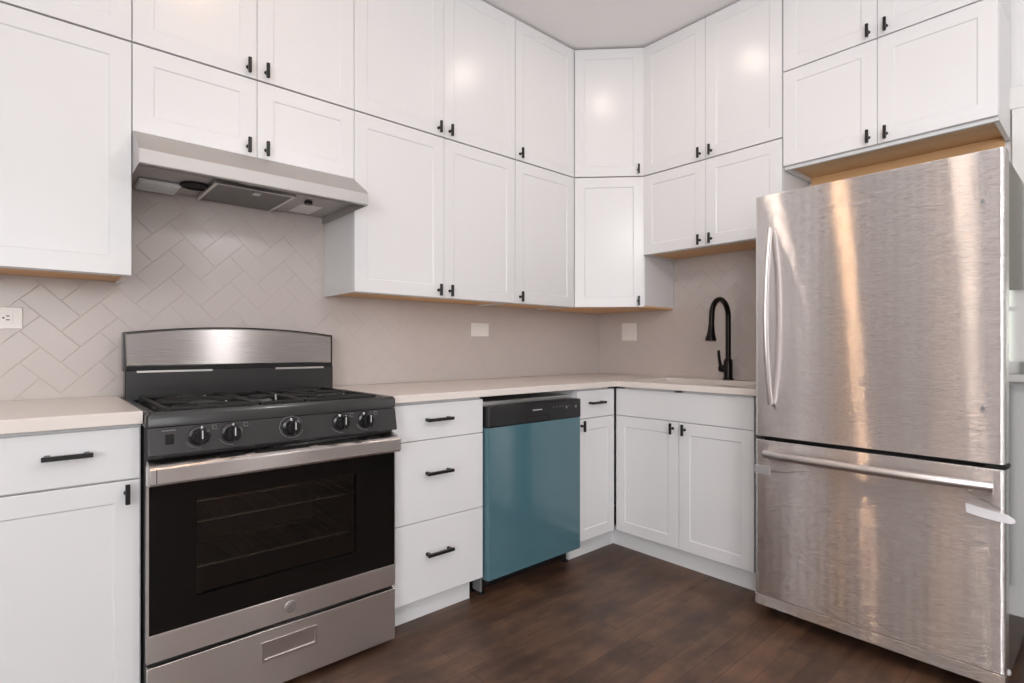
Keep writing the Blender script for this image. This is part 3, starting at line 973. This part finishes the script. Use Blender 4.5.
# backguard
bg = MB()
bg.box(-.380, .384, -.012, -.072, .90, 1.012, .004)
bg_o = bg.build('backguard', 'enamel', rg)
bg_o.location = (.004, -.048, 0)
def arch(x):
    return 1.148 + .026 * (1 - (x / .386) ** 2)
N = 24
top = [(-.384 + .770 * k / N) for k in range(N + 1)]
poly = [(-.384, 1.008)] + [(x, arch(x)) for x in top] + [(.386, 1.008)]
MB().prism_y(poly, -.012, -.060).build('backguard_cap', 'enamel', bg_o, bevel=0.002)
xs = [(-.378 + .755 * k / N) for k in range(N + 1)]
loops = []
for ins, y, yt in ((0, -.058, -.052), (0, -.072, -.062), (.004, -.0745, -.0645)):
    lean = lambda z: y + (z - 1.026) * .06
    lp = [(-.374 + ins, lean(1.026 + ins), 1.026 + ins), (.374 - ins, lean(1.026 + ins), 1.026 + ins)]
    lp += [(x * (1 - ins * 3), lean(arch(x) - .006 - ins), arch(x) - .006 - ins) for x in xs[::-1]]
    loops.append(lp)
MB().rings(loops).build('steel_panel', 'backguard_steel', bg_o, angle=12)
v = MB()
for a, c_ in ((-.345, -.10), (.135, .34)):
    v.box(a, c_, -.070, -.0735, 1.002, 1.010, .0008)
v.build('vent_lip', 'satin', bg_o)
MB().box(-.375, .375, -.06, -.0705, 1.012, 1.024).build('vent_gap', 'void', bg_o)

# ------------------------------------------------------------------ dishwasher
DX0, DX1 = -1.5400, -0.9372
dwr = thing('dishwasher', 'built-in dishwasher wrapped in blue film, black control strip on top', 'dishwasher', ((DX0 + DX1) / 2, 0, 0))
h = (DX1 - DX0) / 2
b = MB()
b.box(-h + .004, h - .004, -.03, -.595, .10, .852)
b.build('tub', 'tub', dwr)
MB().box(-h + .004, h - .004, -.45, -.545, .004, .10).build('toe_panel', 'dark', dwr)
for sx in (-h + .03, h - .03):
    MB().lathe([(.016, 0), (.016, .006), (.006, .008), (.006, .10)], (sx, -.575, 0), n=12).build('leveling_foot', 'dark', dwr)
MB().box(-h + .004, -h + .012, -.545, -.60, .02, .10).build('side_bracket', 'greymark', dwr)
def doorslab(z0, z1, y_b, y_f, r=.014, bow=0.0):
    poly = [(-h + .002, y_b)]
    r2 = .006
    n = 6
    for k in range(n + 1):
        a = PI + PI / 2 * k / n
        poly.append((-h + .002 + r + r * math.cos(a), y_f + r + r * math.sin(a)))
    for k in range(n + 1):
        a = 1.5 * PI + PI / 2 * k / n
        poly.append((h - .0005 - r2 + r2 * math.cos(a), y_f + r2 + r2 * math.sin(a)))
    poly.append((h - .0005, y_b))
    return MB().prism_z(poly, z0, z1)
dd = doorslab(.083, .744, -.60, -.654).build('door', 'film', dwr, bevel=0.003)
pn = doorslab(.7445, .836, -.598, -.657, .016).build('control_panel', 'dark', dwr, bevel=0.006)
b = MB()
b.rect_rings([(-.075, .075, .748, .776, -.6568), (-.075, .075, .748, .776, -.6572), (-.068, .068, .7535, .772, -.6572), (-.064, .064, .757, .770, -.648)])
b.build('pocket_handle', 'void', pn)
mk = MB()
for k in range(7):
    mk.box(-.035 + k * .009, -.028 + k * .009, -.6571, -.6577, .800, .805)
mk.build('name_strip', 'mark', pn)
mk = MB()
for k in range(6):
    mk.box(.10 + k * .022, .108 + k * .022, -.6571, -.6577, .806, .8085)
mk.lathe([(.006, 0), (.006, .0008)], (.195, -.657, .800), '-Y', 14)
mk.lathe([(.007, 0), (.007, .0008)], (.262, -.657, .800), '-Y', 14)
mk.build('button_marks', 'greymark', pn)

# ------------------------------------------------------------------ refrigerator
FY0, FY1 = -1.4690, -2.2310
rf = thing('refrigerator', 'tall stainless bottom-freezer refrigerator right of the sink cabinet', 'refrigerator', (0, FY0, 0), R90)
fw_ = FY0 - FY1                                     # local x = 0..fw_, front toward -y
MB().box(0.003, fw_ - .003, -.04, -.715, .045, 1.690).build('body', 'fridge_side', rf, bevel=0.004)
MB().box(0.02, fw_ - .02, -.10, -.70, .012, .047).build('base_grille', 'void', rf)
for x in (.05, fw_ - .05):
    for y in (-.12, -.68):
        MB().lathe([(.02, 0), (.02, .01), (.012, .012), (.012, .03)], (x, y, 0), n=12).build('leveling_foot', 'dark', rf)
def fdoor(z0, z1):
    poly = [(0, -.722), (fw_, -.722)]
    r = .012
    for k in range(7):
        a = -PI / 2 * k / 6
        poly.append((fw_ - r + r * math.cos(a), -.795 + r + r * math.sin(a)))
    for k in range(7):
        a = -PI / 2 - PI / 2 * k / 6
        poly.append((r + r * math.cos(a), -.795 + r + r * math.sin(a)))
    return MB().prism_z(poly, z0, z1)
up = fdoor(.735, 1.706).build('fresh_food_door', 'fridge_steel', rf, bevel=0.003)
lo = fdoor(.095, .721).build('freezer_drawer', 'fridge_steel', rf, bevel=0.003)
MB().box(0.001, fw_ - .001, -.722, -.7945, .052, .0938, .001).build('kick_trim', 'fridge_steel', lo)
MB().box(0.008, fw_ - .008, -.714, -.724, .06, 1.70).build('door_gasket', 'void', rf)
# upper handle: flat bar bowed away from the door
pts = []
for k in range(25):
    q = k / 24
    z = .868 + (1.565 - .868) * q
    y = -.806 - .042 * (1 - (2 * q - 1) ** 2)
    pts.append((.066, y, z))
hn = MB().tube(pts, .0135, 16, squash=(.75, 1.0)).build('door_handle', 'satin', up)
pts = []
for k in range(25):
    q = k / 24
    x = .045 + (fw_ - .030 - .045) * q
    y = -.810 - .044 * (1 - (2 * q - 1) ** 2)
    pts.append((x, y, .668 + .004 * (1 - (2 * q - 1) ** 2)))
hn = MB().tube(pts, .0165, 16).build('drawer_handle', 'satin', lo)
b = MB()
letters = [.009, .008, .010, .008, .009, .009, .008]
x = .339
for w_ in letters:
    b.box(x, x + .0016, -.7945, -.7962, 1.606, 1.615)
    b.box(x, x + w_ * .8, -.7945, -.7962, 1.6135, 1.615)
    b.box(x + w_ * .8 - .0016, x + w_ * .8, -.7945, -.7962, 1.606, 1.615)
    x += w_ + .0018
b.build('door_badge', 'satin', up)
for z in (1.549, .906):
    MB().lathe([(.0065, 0), (.006, .002), (.003, .003)], (fw_ - .053, -.795, z), '-Y', 14).build('plug_screw', 'greymark', up)
b = MB()
b.box(fw_ - .05, fw_ + .004, -.73, -.79, .7235, .7325, .001)
b.lathe([(.008, 0), (.008, .014)], (fw_ - .018, -.76, .722), n=12)
b.build('hinge', 'void', rf)
MB().lathe([(.009, 0), (.009, .006), (.004, .009)], (fw_ - .0035, -.735, .085), 'X', 14).build('side_plug', 'mark', rf)
# strips of packing tape still holding the freezer drawer
b = MB()
b.rings([[(-.0012, -.722, .586), (-.0012, -.797, .585), (.060, -.797, .583), (.060, -.797, .614), (-.0012, -.797, .616), (-.0012, -.722, .616)],
         [(-.0004, -.722, .586), (-.0004, -.7955, .585), (.060, -.7955, .583), (.060, -.7955, .614), (-.0004, -.7955, .616), (-.0004, -.722, .616)]])
b.build('packing_tape', 'tape', lo)
b = MB()
def sheet(rows, th):
    n = len(rows)
    loops = []
    for (p, q) in rows:
        loops.append([p, q, (q[0], q[1] + th, q[2]), (p[0], p[1] + th, p[2])])
    b.rings(loops)
sheet([((fw_ - .095, -.7965, .603), (fw_ - .093, -.7965, .574)), ((fw_ - .06, -.800, .597), (fw_ - .055, -.800, .567)), ((fw_ - .025, -.799, .592), (fw_ - .02, -.799, .563)),
       ((fw_ + .004, -.797, .588), (fw_ + .010, -.797, .562)), ((fw_ + .020, -.786, .574), (fw_ + .020, -.786, .564))], .0009)
b.build('packing_tape', 'tape', lo)
b = MB()
sheet([((fw_ - .105, -.7975, .650), (fw_ - .104, -.7975, .648)), ((fw_ - .06, -.7975, .628), (fw_ - .058, -.7975, .622)), ((fw_ - .012, -.7975, .606), (fw_ - .010, -.7975, .598))], .0006)
b.build('film_scrap', 'clearfilm', lo)
b = MB()
sheet([((.062, -.7968, .604), (.062, -.7968, .597)), ((.12, -.7972, .606), (.12, -.7972, .602)), ((.19, -.7968, .621), (.19, -.7968, .619))], .0006)
b.build('film_scrap', 'clearfilm', lo)
